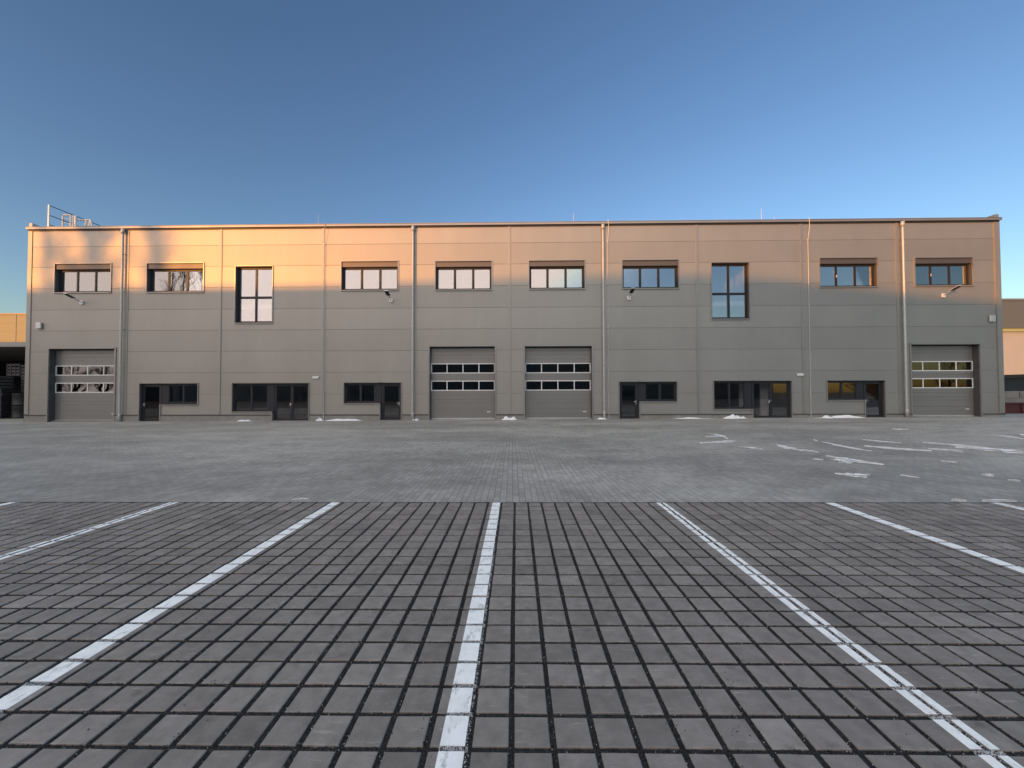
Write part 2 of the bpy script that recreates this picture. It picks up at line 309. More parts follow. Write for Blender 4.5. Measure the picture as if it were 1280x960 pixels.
def gravel():
    P = []; Cc = []; SZ = []
    def col_at(x):
        for li in range(9):
            if abs(x-LINES[li]) < LINE_W/2: return nr.random() < 0.72
        return False
    def add(x, y, z, r, painted_ok=True):
        P.append((x, y, z)); SZ.append(r)
        if painted_ok and col_at(x): Cc.append((0.55,0.58,0.62))
        elif nr.random() < 0.025: Cc.append((0.4,0.39,0.37))
        else:
            v = 0.008+0.05*nr.random()**2; Cc.append((v, v, v*1.05))
    for i in range(-26, 27):                                        # long gaps running away from the camera
        x = PX0 + i*PITCHX
        n = int(520*(3.6 if abs(i) < 14 else 2.4))
        for _ in range(n):
            y = nr.uniform(1.0, 4.4)
            if abs(x) > 1.5*y+0.4: continue
            add(x+nr.uniform(-GX/2, GX/2), y, -0.009+nr.uniform(0, 0.005), nr.uniform(0.0018, 0.0042))
    for r in range(7, NROW):
        y = ROW0-r*0.2
        if y < 1.0: break
        for _ in range(int(330*3.0*y)):
            x = nr.uniform(-1.5*y-0.3, 1.5*y+0.3)
            add(x, y+nr.uniform(-GY/2, GY/2), -0.009+nr.uniform(0, 0.005), nr.uniform(0.0018, 0.0042))
    for r in range(0, NROW):                                        # stones caught by the line paint in the cross joints
        y = ROW0-r*0.2
        if y < 1.0: break
        for lx in LINES:
            if abs(lx) > 1.5*y+0.5: continue
            for _ in range(150): add(lx+nr.uniform(-LINE_W/2, LINE_W/2), y+nr.uniform(-GY/2, GY/2), -0.004+nr.uniform(0, 0.003), nr.uniform(0.002, 0.004))
    for _ in range(420):                                            # stray grit on the pavers
        y = nr.uniform(1.2, 5.8); x = nr.uniform(-1.4*y, 1.4*y)
        add(x, y, 0.002, nr.uniform(0.0012, 0.0034)*(1.6 if nr.random() < 0.06 else 1), False)
    for _ in range(26):                                             # little clusters of grit
        y0 = nr.uniform(1.6, 4.5); x0 = nr.uniform(-1.3*y0, 1.3*y0)
        for _ in range(nr.integers(3, 9)):
            add(x0+nr.normal(0, 0.035), y0+nr.normal(0, 0.03), 0.002, nr.uniform(0.0016, 0.0042), False); Cc[-1] = (0.008, 0.008, 0.009)
    P = np.array(P); SZ = np.array(SZ); n = len(P)
    base = np.array([(1,0,0),(-1,0,0),(0,1,0),(0,-1,0),(0,0,1),(0,0,-1)], float)
    f8 = np.array([(0,2,4),(2,1,4),(1,3,4),(3,0,4),(2,0,5),(1,2,5),(3,1,5),(0,3,5)])
    q = nr.normal(0, 1, (n, 4)); q /= np.linalg.norm(q, axis=1)[:, None]; w, x, y, z = q.T
    Rm = np.stack([1-2*(y*y+z*z), 2*(x*y-w*z), 2*(x*z+w*y), 2*(x*y+w*z), 1-2*(x*x+z*z), 2*(y*z-w*x), 2*(x*z-w*y), 2*(y*z+w*x), 1-2*(x*x+y*y)], 1).reshape(n, 3, 3)
    V = base[None]*(SZ[:, None, None]*nr.uniform(0.7, 1.3, (n, 6, 1)))
    V = np.einsum('nij,nkj->nki', Rm, V) + P[:, None]
    F = (f8[None]+6*np.arange(n)[:, None, None]).reshape(-1, 3)
    me = bpy.data.meshes.new('gravel'); me.vertices.add(6*n); me.vertices.foreach_set('co', V.reshape(-1).astype(np.float32))
    me.loops.add(len(F)*3); me.loops.foreach_set('vertex_index', F.reshape(-1).astype(np.int32))
    me.polygons.add(len(F)); me.polygons.foreach_set('loop_start', (3*np.arange(len(F))).astype(np.int32)); me.update(calc_edges=True)
    ca = me.attributes.new('stone_colour', 'FLOAT_COLOR', 'FACE')
    cc = np.concatenate([np.repeat(np.array(Cc), 8, 0), np.ones((8*n, 1))], 1).astype(np.float32); ca.data.foreach_set('color', cc.reshape(-1))
    me.materials.append(gravel_material())
    o = bpy.data.objects.new('gravel', me); COL.objects.link(o); o.rotation_euler = (0,0,PAV_ROT)
    tag(o, 'loose dark gravel filling the joints between the parking pavers', 'gravel', kind='stuff')
gravel()

# ---------------------------------------------------------------- the industrial hall
D, PSI, ZTOP = 25.167, -0.01631, 12.37
hall = empty('industrial_hall', (0, D, 0), PSI)
tag(hall, 'long grey metal clad industrial hall with gates, ribbon windows and entrances', 'building')
def F(px, py):                       # a surveyed point of the photograph -> (along, up) on the plane of the facade
    d = CF*FPX + CR*(px-640) - CU*(py-480)
    n = Vector((-math.sin(PSI), math.cos(PSI), 0)); t = n.dot(Vector((0, D, 0)))/n.dot(d)
    p = d*t; return p.x*math.cos(PSI) + (p.y-D)*math.sin(PSI), p.z+CAMH
def mu(a, b): return (F(*a)[0]+F(*b)[0])/2
def base_z(u): return yard_z(u, D)
UL = mu((36,285),(30.7,523)); UR = mu((1247,275),(1257.3,520))
JU = [mu((157.6,286),(151.5,523))+0.12, mu((276.4,288),(274,520)), mu((405,285),(402,518)), mu((517.4,283),(516.3,520)), mu((637,281),(637,520)),
      mu((753,281),(754.8,520)), mu((870.3,281),(873.8,517)), mu((1001,281),(1005.5,517)), mu((1118.5,280),(1127,517))]
BAYS = [UL+0.28]+JU+[UR-0.30]
PIPES = [mu((157.3,286),(151.4,523)), mu((517.4,283),(516.3,520)), mu((753,281),(754.8,520)), mu((1124,280),(1132,517))]
ZJ = [F(450, y)[1] for y in (518.2, 492.4, 465.2, 438.4, 411.8, 385.3, 358.2, 331.4, 305.2)]
PLZ = ZJ[0]                          # top of the plinth
ROWS = ZJ + [ZTOP-0.12]
def rect(x0, x1, ytop, ybot):
    xm = (x0+x1)/2; return [F(x0, (ytop+ybot)/2)[0], F(x1, (ytop+ybot)/2)[0], F(xm, ybot)[1], F(xm, ytop)[1]]
WIN = [rect(69,138.7,330,365.5), rect(184,254.5,329.3,365), rect(294.5,340.5,333,403.5), rect(427,497.5,327,362.5), rect(544.5,614.5,326.8,362.2),
       rect(661.5,730.8,326,361), rect(778,848,325.4,360.3), rect(889.5,936.3,328.5,398.5), rect(1024.5,1096.5,322.8,358.5), rect(1143.5,1215.5,322.4,357)]
GATE = [rect(60.8,143,436,527), rect(537,618.6,433.2,524.6), rect(656.3,740,432.8,524.2), rect(1139.5,1225,430.5,521)]
# entrances: (door rect px, window rect px, double?, handle side)
ENT = [((174.6,200,479.5,526.6),(200,247.3,479.5,505.8),0,-1), ((341,386,479,526.4),(290.6,341,479,514.5),1,0), ((475.7,501.3,478.5,525.4),(430.3,475.7,478.5,504),0,1),
       ((774.3,798.8,477.3,523.9),(798.8,846,477.3,501.8),0,1), ((941,989.3,476,522.9),(892.2,941,476,511.3),1,0), ((1081.6,1106,475.6,522.4),(1034,1081.6,475.6,500),0,-1)]
def erects(e):
    d = rect(*e[0]); w = rect(*e[1])
    d[2] -= 0.02
    if e[1][0] < e[0][0]: w[1] = d[0]
    else: w[0] = d[1]
    w[3] = d[3]; return d, w
ENTR = [erects(e) for e in ENT]
OPEN = [tuple(r) for r in WIN+GATE] + [tuple(r) for p in ENTR for r in p]
def subtract(r, o):
    x0, x1, z0, z1 = r; a, b, c, d = o
    if a >= x1 or b <= x0 or c >= z1 or d <= z0: return [r]
    out = []
    if c > z0: out.append((x0, x1, z0, c))
    if d < z1: out.append((x0, x1, d, z1))
    zz0, zz1 = max(z0, c), min(z1, d)
    if a > x0: out.append((x0, a, zz0, zz1))
    if b < x1: out.append((b, x1, zz0, zz1))
    return out
wall = MB(); core = MB(); GR = 0.0035; wall_tone = []
def wall_panel_material():
    m = M['panel'].copy(); m.name = 'wall_panel_paint'; t = m.node_tree; b = t.nodes['Principled BSDF']; L = t.links.new
    src = b.inputs['Base Color'].links[0].from_socket
    at = t.nodes.new('ShaderNodeAttribute'); at.attribute_name = 'tone'
    v = t.nodes.new('ShaderNodeVectorMath'); v.operation = 'SCALE'; L(src, v.inputs[0]); L(at.outputs['Fac'], v.inputs['Scale'])
    tc = t.nodes.new('ShaderNodeTexCoord'); mp = t.nodes.new('ShaderNodeMapping'); mp.inputs['Scale'].default_value = (1.6, 1, 0.10); L(tc.outputs['Object'], mp.inputs[0])
    n = t.nodes.new('ShaderNodeTexNoise'); n.inputs['Scale'].default_value = 1.0; n.inputs['Detail'].default_value = 5; L(mp.outputs[0], n.inputs['Vector'])   # faint run-off streaks
    r = t.nodes.new('ShaderNodeMapRange'); r.inputs[1].default_value = 0.35; r.inputs[2].default_value = 0.7; r.inputs[3].default_value = 1.01; r.inputs[4].default_value = 0.975; L(n.outputs[0], r.inputs[0])
    v2 = t.nodes.new('ShaderNodeVectorMath'); v2.operation = 'SCALE'; L(v.outputs[0], v2.inputs[0]); L(r.outputs[0], v2.inputs['Scale']); L(v2.outputs[0], b.inputs['Base Color'])
    return m
def cell(rs):
    for o in OPEN: rs = [q for r in rs for q in subtract(r, o)]
    return [q for q in rs if q[1]-q[0] > 1e-4 and q[3]-q[2] > 1e-4]
for b in range(len(BAYS)-1):
    for j in range(len(ROWS)-1):
        X0, X1, Z0, Z1 = BAYS[b], BAYS[b+1], ROWS[j], ROWS[j+1]
        for (x0, x1, z0, z1) in cell([(X0, X1, Z0, Z1)]):
            core.quad((x0,0.03,z0),(x1,0.03,z0),(x1,0.03,z1),(x0,0.03,z1)); core.quad((x0,0.20,z0),(x0,0.20,z1),(x1,0.20,z1),(x1,0.20,z0))
            a0, a1 = x0+(GR if x0 == X0 else 0), x1-(GR if x1 == X1 else 0)
            c0, c1 = z0+(GR if z0 == Z0 else 0), z1-(GR if z1 == Z1 else 0)
            e = 0.007                                     # rolled panel edge
            A = [(a0,e if c0!=z0 else 0,c0),(a1,e if c0!=z0 else 0,c0),(a1,0,c0+e if c0!=z0 else c0),(a0,0,c0+e if c0!=z0 else c0)]
            b0, b1 = c0+(e if c0 != z0 else 0), c1-(e if c1 != z1 else 0)
            nf0 = len(wall.f)
            wall.quad((a0,0,b0),(a1,0,b0),(a1,0,b1),(a0,0,b1))
            if c0 != z0: wall.quad((a0,e,c0),(a1,e,c0),(a1,0,b0),(a0,0,b0)); wall.quad((a0,0.028,c0),(a1,0.028,c0),(a1,e,c0),(a0,e,c0))
            if c1 != z1: wall.quad((a0,0,b1),(a1,0,b1),(a1,e,c1),(a0,e,c1)); wall.quad((a0,e,c1),(a1,e,c1),(a1,0.028,c1),(a0,0.028,c1))
            wall_tone += [1+0.035*math.sin(37.7*b+91.3*j)]*(len(wall.f)-nf0)
wo = wall.build('wall', wall_panel_material(), hall)
wt_ = wo.data.attributes.new('tone', 'FLOAT', 'FACE'); wt_.data.foreach_set('value', np.array(wall_tone, dtype=np.float32))
core.build('wall_core', M['lining'], hall)
DEPTH = 42.0
sw = MB()                                               # the other three walls
sw.box(UL, UL+0.2, 0.06, DEPTH, -0.5, ZTOP-0.1); sw.box(UR-0.2, UR, 0.06, DEPTH, -0.5, ZTOP-0.1); sw.box(UL+0.2, UR-0.2, DEPTH-0.2, DEPTH, -0.5, ZTOP-0.1)
sw.build('side_wall', M['panel'], hall)
rf = MB(); rf.box(UL+0.2, UR-0.2, 0.2, DEPTH-0.2, ZTOP-0.45, ZTOP-0.2); rf.build('roof', M['roof'], hall)
rt = MB()
rt.box(UL-0.06, UR+0.06, -0.13, 0.22, ZTOP-0.10, ZTOP+0.03); rt.box(UL-0.05, UR+0.05, -0.15, 0.24, ZTOP+0.032, ZTOP+0.06)
rt.box(UL-0.06, UL+0.22, 0.243, DEPTH, ZTOP-0.10, ZTOP+0.32); rt.box(UR-0.22, UR+0.06, 0.243, DEPTH, ZTOP-0.10, ZTOP+0.32)
rt.box(UR-0.24, UR-0.02, -0.02, 0.24, ZTOP+0.063, ZTOP+0.30); rt.box(UL+0.02, UL+0.24, -0.02, 0.24, ZTOP+0.063, ZTOP+0.34)
rt.build('roof_trim', M['trim'], hall, bevel=0.008)
sh = MB(); sh.box(UL+0.02, UR-0.02, -0.05, 0.03, ZTOP-0.19, ZTOP-0.105); sh.build('shadow_gap_profile', M['frame'], hall)
# corner profiles and vertical cover strips
for (a, b) in ((UL-0.005, UL+0.275), (UR-0.295, UR+0.005)):
    c = MB(); c.box(a, b, -0.035, 0.055, -0.4+0.75, ZTOP-0.19); c.build('corner_profile', M['panel'], hall, bevel=0.01)
c = MB(); c.box(UR-0.345, UR-0.298, -0.06, 0.03, PLZ+0.02, ZTOP-0.19); c.build('corner_bead', M['trim'], hall)
for i, u in enumerate(JU):
    if i in (0, 3, 5): continue
    segs = [(PLZ+0.02, ZTOP-0.19)]
    for (z0, z1) in segs:
        c = MB(); c.box(u-0.085, u+0.085, -0.028, 0.02, z0, z1); c.box(u-0.05, u+0.05, -0.036, -0.0281, z0, z1)
        c.build('cover_strip', M['trim'] if i in (6, 7, 8) else M['panel'], hall, bevel=0.006)
for i in (0, 3, 5):
    c = MB(); c.box(JU[i]+0.04, JU[i]+0.16, -0.02, 0.02, PLZ+0.02, ZTOP-0.19); c.build('cover_strip', M['panel'], hall)
# plinth
pl = MB(); fl = MB()
seg = [(UL, UR, -1.0, PLZ)]
for o in OPEN: seg = [q for r in seg for q in subtract(r, (o[0]-0.06, o[1]+0.06, o[2]-0.2 if o[2] < 0.3 else 5, o[3]))]
for (x0, x1, z0, z1) in seg:
    if z1 > PLZ-0.001 and x1-x0 > 0.02:
        pl = MB(); fl = MB(); pl.box(x0, x1, -0.03, 0.20, z0, PLZ-0.05); fl.box(x0, x1, -0.055, 0.029, PLZ-0.048, PLZ+0.008); pl.build('plinth', M['plinth'], hall, bevel=0.008); fl.build('drip_flashing', M['lining'], hall)
    elif x1-x0 > 0.02: pl = MB(); pl.box(x0, x1, -0.02, 0.20, z0, z1); pl.build('plinth', M['plinth'], hall, bevel=0.008)

def surround(p, r, depth, w=0.055, bottom=True, matl=None, skip=()):
    x0, x1, z0, z1 = r; m = MB(); y0 = -0.045
    if 'l' not in skip: m.box(x0-w, x0, y0, 0.029, z0-(w if bottom else 0), z1+w)
    if 'r' not in skip: m.box(x1, x1+w, y0, 0.029, z0-(w if bottom else 0), z1+w)
    m.box(x0-(0 if 'l' not in skip else w), x1+(0 if 'r' not in skip else w), y0-0.02, 0.029, z1, z1+w)
    if bottom: m.box(x0, x1, y0-0.03, 0.029, z0-w, z0)
    o = m.build('surround', M['trim'], p)
    m = MB(); t = 0.02
    if 'l' not in skip: m.box(x0, x0+t, 0.031, depth, z0, z1)
    if 'r' not in skip: m.box(x1-t, x1, 0.031, depth, z0, z1)
    m.box(x0+t, x1-t, 0.031, depth, z1-t, z1)
    if bottom: m.box(x0+t, x1-t, 0.031, depth, z0, z0+t)
    m.build('reveal', M['lining'], p)
def frame_grid(p, r, y, xs, zs, fw, gm, fmat, cell_skip=(), fd=0.07, inner=0.035):
    """outer frame r, mullions at fractions xs, transoms at fractions zs; returns with casements and panes"""
    x0, x1, z0, z1 = r; m = MB(); g = MB()
    m.box(x0, x0+fw, y, y+fd, z0, z1); m.box(x1-fw, x1, y, y+fd, z0, z1); m.box(x0+fw, x1-fw, y, y+fd, z0, z0+fw); m.box(x0+fw, x1-fw, y, y+fd, z1-fw, z1)
    X = [x0+fw/2]+[x0+(x1-x0)*a for a in xs]+[x1-fw/2]; Z = [z0+fw/2]+[z0+(z1-z0)*a for a in zs]+[z1-fw/2]
    for a in X[1:-1]: m.box(a-fw/2, a+fw/2, y+0.003, y+fd-0.003, z0+fw, z1-fw)
    for a in Z[1:-1]:
        for i in range(len(X)-1): m.box(X[i]+fw/2, X[i+1]-fw/2, y+0.006, y+fd-0.006, a-fw/2, a+fw/2)
    for i in range(len(X)-1):
        for j in range(len(Z)-1):
            a, b, c, d = X[i]+fw/2, X[i+1]-fw/2, Z[j]+fw/2, Z[j+1]-fw/2; k = inner
            m.box(a, a+k, y+0.02, y+fd-0.01, c, d); m.box(b-k, b, y+0.02, y+fd-0.01, c, d); m.box(a+k, b-k, y+0.02, y+fd-0.01, c, c+k); m.box(a+k, b-k, y+0.02, y+fd-0.01, d-k, d)
            g.box(a+k, b-k, y+0.034, y+0.05, c+k, d-k)
    m.build('frame', fmat, p); g.build('pane', gm, p)
for i, r in enumerate(WIN):
    w = empty('window', ((r[0]+r[1])/2, 0, r[2]), 0, hall); q = [r[0]-w.location.x, r[1]-w.location.x, 0, r[3]-r[2]]
    surround(w, q, 0.30)
    tall = i in (2, 7); hb = 0.0 if tall else 0.31
    if hb:
        b = MB(); b.box(q[0]+0.021, q[1]-0.021, 0.02, 0.29, q[3]-0.021-hb, q[3]-0.021); b.build('shutter_box', M['boxpaint'], w, bevel=0.006)
    inner = [q[0]+0.021, q[1]-0.021, 0.021, q[3]-0.023-hb]
    if tall: frame_grid(w, inner, 0.215, [0.5], [0.46], 0.085, M['glass_up'], M['frame'])
    else: frame_grid(w, inner, 0.215, [1/3, 2/3], [], 0.085, M['glass_up'], M['frame'])
    if not tall:
        h = MB(); h.box(q[0]+0.021+(q[1]-q[0])/3-0.02, q[0]+0.021+(q[1]-q[0])/3+0.01, 0.19, 0.215, 0.65, 0.80) if i in (8, 9) else None
        if h.v: h.build('handle', M['white'], w)
# sectional gates
def gate(r):
    g = empty('sectional_gate', ((r[0]+r[1])/2, 0, r[2]), 0, hall); x0, x1, z0, z1 = r[0]-g.location.x, r[1]-g.location.x, 0, r[3]-r[2]
    DP = 0.42; surround(g, [x0, x1, z0, z1], DP, 0.09, bottom=False)
    H = z1-z0; leaf = MB(); ribs = 14
    strips = [(0.395, 0.535), (0.635, 0.775)]                     # glazed rows, fractions of the height
    zz = [0.02+0.98*k/ribs for k in range(ribs+1)]
    def band(a, b):
        a, b = z0+a*H, z0+b*H
        leaf.box(x0+0.02, x1-0.02, DP-0.06, DP-0.02, a+0.006, b-0.006); leaf.box(x0+0.02, x1-0.02, DP-0.05, DP-0.021, a-0.006, a+0.006)
    for a, b in ((0.025, 0.075), (0.075, 0.14), (0.14, 0.23), (0.23, 0.275), (0.275, 0.335), (0.335, 0.395), (0.535, 0.585), (0.585, 0.635), (0.775, 0.835), (0.835, 0.89), (0.89, 0.945), (0.945, 0.99)): band(a, b)
    leaf.build('gate_leaf', M['gatepaint'], g, bevel=0.005)
    for a, b in strips:
        s = empty('glazed_section', (0, DP-0.075, z0+a*H), 0, g); h = (b-a)*H; n = 4; m = MB(); p = MB(); t = 0.055; X0, X1 = x0+0.02, x1-0.02
        pass
        m.box(X0, X1, 0, 0.05, 0, t); m.box(X0, X1, 0, 0.05, h-t, h)
        for k in range(n+1):
            c = X0+(X1-X0)*k/n; c0, c1 = (c, c+t) if k == 0 else ((c-t, c) if k == n else (c-t/2, c+t/2)); m.box(c0, c1, 0.001, 0.049, t, h-t)
        fr = m.build('glazing_frame', M['whiteframe'], s, bevel=0.006)
        for k in range(n): p.box(X0+(X1-X0)*k/n+t*0.5, X0+(X1-X0)*(k+1)/n-t*0.5, 0.018, 0.032, t*0.8, h-t*0.8)
        p.build('pane', M['glass_gate'], s)
    b = MB(); b.box(x0+0.02, x1-0.02, DP-0.075, DP-0.02, 0.0, 0.022*H); b.build('bottom_seal', M['galv'], g)
    b = MB(); b.box(x1-0.52, x1-0.30, DP-0.064, DP-0.0598, 0.075*H+0.10, 0.075*H+0.155); b.build('badge', M['white'], g, bevel=0.015)
    return g
for r in GATE: gate(r)
# entrances
def door(d, dbl, hs, big):
    g = empty('door', ((d[0]+d[1])/2, 0, d[2]), 0, hall); x0, x1, H = d[0]-g.location.x, d[1]-g.location.x, d[3]-d[2]
    Y = 0.14
    if dbl:
        frame_grid(g, [x0+0.02, x1-0.021, 0.02, H-0.022], Y, [0.5], [], 0.10, M['glass_low'], M['frame'], inner=0.05)
        hx = -0.10
    else:
        frame_grid(g, [x0+0.02, x1-0.021, 0.02, H-0.022], Y, [], [], 0.12, M['glass_low'], M['frame'], inner=0.06)
        hx = x0+0.16 if hs < 0 else x1-0.16
    h = MB(); h.box(hx-0.03, hx+0.03, Y-0.012, Y-0.001, 0.95, 1.17); h.tube([(hx, Y-0.012, 1.10), (hx, Y-0.07, 1.10)], 0.012); h.tube([(hx, Y-0.07, 1.10), (hx+(0.13 if hs <= 0 else -0.13), Y-0.07, 1.10)], 0.013)
    h.build('handle', M['steel'], g)
    s = MB(); s.box(x0, x1, -0.04, Y+0.1, -0.12, 0.02); s.build('threshold', M['plinth'], g)
    if False:
        n = MB(); n.box(hx+0.42, hx+0.56, Y+0.02, Y+0.033, 1.35, 1.68); n.build('notice', M['white'], g)
    return g
for (d, w), e in zip(ENTR, ENT):
    left = w[0] < d[0]
    g = door(d, e[2], e[3], False); q = [d[0]-g.location.x, d[1]-g.location.x, 0, d[3]-d[2]]
    surround(g, q, 0.24, 0.05, bottom=False, skip=('l',) if left else ('r',))
    g = empty('window', ((w[0]+w[1])/2, 0, w[2]), 0, hall); q = [w[0]-g.location.x, w[1]-g.location.x, 0, w[3]-w[2]]
    surround(g, q, 0.24, 0.05, bottom=True, skip=('r',) if left else ('l',))
    m = MB(); s = 0.36                                       # solid infill post beside the door
    if left: m.box(q[1]-s, q[1], 0.142, 0.20, 0.021, q[3]-0.022); qq = [q[0]+0.021, q[1]-s, 0.021, q[3]-0.022]
    else: m.box(q[0], q[0]+s, 0.142, 0.20, 0.021, q[3]-0.022); qq = [q[0]+s, q[1]-0.021, 0.021, q[3]-0.022]
    m.build('infill_panel', M['frame'], g)
    frame_grid(g, qq, 0.14, [0.5], [], 0.08, M['glass_low'], M['frame'])
    # side of the low wall next to the door
    m = MB(); xx = w[1] if left else w[0]; z0 = d[2]
    a, b = (xx-0.075, xx-0.001) if left else (xx+0.001, xx+0.075)
    m.box(a, b, -0.05, 0.24, z0+0.02, w[2]-0.056); m.build('low_wall_edge', M['trim'], hall)
# rooms behind the glass
rm = MB(); Z2 = F(640, 377)[1]
rm.box(UL+0.25, UR-0.25, 0.30, 9.0, Z2-0.3, Z2)                        # first-floor slab
rm.box(UL+0.25, UR-0.25, 9.0, 9.15, -0.1, ZTOP-0.5)
rm.box(UL+0.25, UR-0.25, 0.3, 9.0, ZTOP-1.25, ZTOP-1.1)
for u in JU: rm.box(u-0.08, u+0.08, 0.26, 8.99, -0.1, ZTOP-1.26)
rm.box(WIN[7][1]+0.10, WIN[7][1]+0.22, 0.30, 3.4, Z2+0.001, ZTOP-1.26)
rm.box(WIN[9][1]+0.25, WIN[9][1]+0.37, 0.30, 4.2, Z2+0.001, ZTOP-1.26)
d8 = ENTR[4][0]; rm.box(d8[0]+0.35, d8[0]+1.25, 2.2, 2.35, 0.0, Z2-0.301); rm.box(d8[1]-0.95, d8[1]-0.25, 1.6, 1.75, 0.0, Z2-0.301)
d3 = ENTR[1][0]; rm.box(d3[1]-0.95, d3[1]-0.5, 1.6, 1.75, 0.0, Z2-0.301)
rm.build('interior_wall', M['plaster'], hall)
fm = MB(); fm.box(UL+0.25, UR-0.25, 0.21, 8.99, -0.3, -0.05); fm.build('interior_floor', M['floor'], hall)
# downpipes
for u in PIPES:
    z0 = base_z(u); d = empty('downpipe', (u, 0, z0), 0, hall); zt = ZTOP-0.14-z0
    m = MB(); m.tube([(0,-0.15,0.42), (0,-0.15,zt-0.32)], 0.068, 14, False); m.build('pipe', M['pipe'], d, True)
    m = MB(); m.tube([(0,-0.15,0.0), (0,-0.15,0.40), (0,-0.15,0.47)], [0.085,0.085,0.07], 14); m.build('pipe_foot', M['pipe'], d, True)
    m = MB(); m.tube([(0,-0.15,zt-0.36), (0,-0.15,zt-0.22), (0,-0.15,zt-0.02)], [0.07,0.11,0.11], 14); m.build('rain_hopper', M['pipe'], d, True)
    for k in range(5):
        m = MB(); z = 1.1+k*2.4; m.tube([(0,-0.15,z), (0,-0.15,z+0.04)], 0.082, 14); m.box(-0.015, 0.015, -0.09, 0.0, z+0.005, z+0.035)
        m.build('pipe_clamp', M['galv'], d)
# lightning conductors and air terminals
for (t, b) in (((407.5,285),(404.5,519)), ((759,281),(760.8,517)), ((1008.5,280),(1013,517))):
    u = mu(t, b); z0 = base_z(u); m = MB(); zt = ZTOP+0.14
    m.tube([(u+0.02,-0.17,zt), (u+0.06,-0.16,zt-0.5), (u,-0.06,zt-1.4), (u,-0.06,z0+1.9)], 0.012, 6); m.tube([(u,-0.06,z0+1.9), (u,-0.06,z0)], 0.02, 6)
    for k in range(9): m.box(u-0.03, u+0.03, -0.06, 0.0, ZJ[min(8, k)]-0.02, ZJ[min(8, k)]+0.02)
    m.build('lightning_conductor', M['galv'], hall)
for (x, y) in ((393.5,265.5), (718,264.5), (957,258.5), (973.5,269)):
    u, z = F(x, y); m = MB(); m.tube([(u,0.45,ZTOP-0.19), (u,0.45,ZTOP+0.3), (u,0.45,z+0.12)], [0.02,0.014,0.008], 6); m.box(u-0.12, u+0.12, 0.33, 0.57, ZTOP-0.197, ZTOP-0.12); m.build('lightning_rod', M['galv'], hall)

# ---------------------------------------------------------------- fittings on and by the hall
HM = Matrix.Translation((0, D, 0)) @ Matrix.Rotation(PSI, 4, 'Z')
def on_wall(u, y, z): return tuple(HM @ Vector((u, y, z)))
def wall_lamp(px, py, label):
    u, z = F(px, py); o = empty('wall_lamp', on_wall(u, 0, z), PSI)
    m = MB(); m.box(-0.11, 0.11, -0.07, -0.001, -0.10, 0.14); m.build('mount', M['white'], o, bevel=0.015)
    m = MB(); m.tube([(0,-0.07,0.05), (0,-0.30,0.13), (0,-0.52,0.22)], 0.028, 10); m.build('arm', M['galv'], o, True)
    m = MB(); m.prism([(-0.13,-0.0),(0.13,-0.0),(0.12,0.055),(-0.12,0.055)], -0.55, 0.0)
    h = m.build('lamp_head', M['galv'], o, bevel=0.012); h.location = (0,-0.48,0.19); h.rotation_euler = (R(-20),0,0)
    m = MB(); m.box(-0.105, 0.105, -0.52, -0.06, -0.014, -0.003); l = m.build('lens', M['dark'], h)
    tag(o, label, 'wall lamp', 'floodlights on arms along the hall front')
wall_lamp(102.7, 379, 'wall lamp on an arm above the gate at the far left bay of the hall')
wall_lamp(489, 376, 'wall lamp pointing out beneath the ribbon window left of the second downpipe')
wall_lamp(786, 373, 'wall lamp beneath the ribbon window just right of the third downpipe')
wall_lamp(1178.7, 370, 'sunlit pale wall lamp on an arm above the gate at the far right bay')
def alarm(px, py, label):
    u, z = F(px, py); o = empty('alarm_box', on_wall(u, 0, z), PSI)
    m = MB(); m.box(-0.17, 0.17, -0.13, -0.02, -0.20, 0.20); m.build('housing', M['galv'], o, bevel=0.03)
    m = MB(); m.box(-0.13, 0.13, -0.019, -0.001, -0.16, 0.16); m.build('back_plate', M['dark'], o)
    tag(o, label, 'alarm box', 'grey boxes near the ends of the hall front')
alarm(50.3, 407.3, 'small grey box on the wall by the left corner, beside the gate with tree reflections')
alarm(1238.6, 398.5, 'small grey box on the wall by the right corner profile of the hall')
def wall_light(px, py, label):
    u, z = F(px, py); o = empty('wall_light', on_wall(u, 0, z), PSI)
    m = MB(); m.box(-0.21, 0.21, -0.085, -0.02, -0.075, 0.075); m.build('cover', M['white'], o, bevel=0.03)
    m = MB(); m.box(-0.19, 0.19, -0.019, -0.001, -0.06, 0.06); m.build('back_plate', M['dark'], o)
    tag(o, label, 'wall light', 'emergency lights over the glazed double doors')
wall_light(395, 472, 'small white emergency light above the corner of the left double door')
wall_light(999.5, 468.4, 'small white emergency light touching the cover strip right of the right double door')
# roof railing running back along the left edge
u0 = -30.85
ra = empty('roof_railing', on_wall(u0, 0.7, ZTOP-0.2), PSI)
tag(ra, 'galvanised guard railing on the roof edge at the left end of the hall', 'railing')
rh = 2.08
for y in (0.0, 1.55, 3.7): m = MB(); m.box(-0.04, 0.04, y, y+0.06, 0, rh); m.build('post', M['galv'], ra)
for z in (rh-0.03, rh-0.68, 0.77): m = MB(); m.tube([(0, 0.065, z), (0, 3.7, z)], 0.026, 8); m.build('rail', M['frame'], ra)
la = empty('roof_ladder', on_wall(u0+0.05, 1.7, ZTOP-0.2), PSI); tag(la, 'pale metal roof hatch ladder with looped handrails behind the railing', 'ladder')
m = MB(); m.tube([(-0.22,0,0),(-0.22,0,1.76),(-0.18,0,1.82),(0.28,0,1.82),(0.33,0,1.76),(0.33,0,0.7),(0.2,0,0.3),(0.02,0,0.15)], 0.055, 8); m.build('handrail', M['galv'], la)
for x in (0.52, 0.70): m = MB(); m.tube([(x,0,0),(x,0,1.8)], 0.045, 8); m.build('handrail', M['galv'], la)
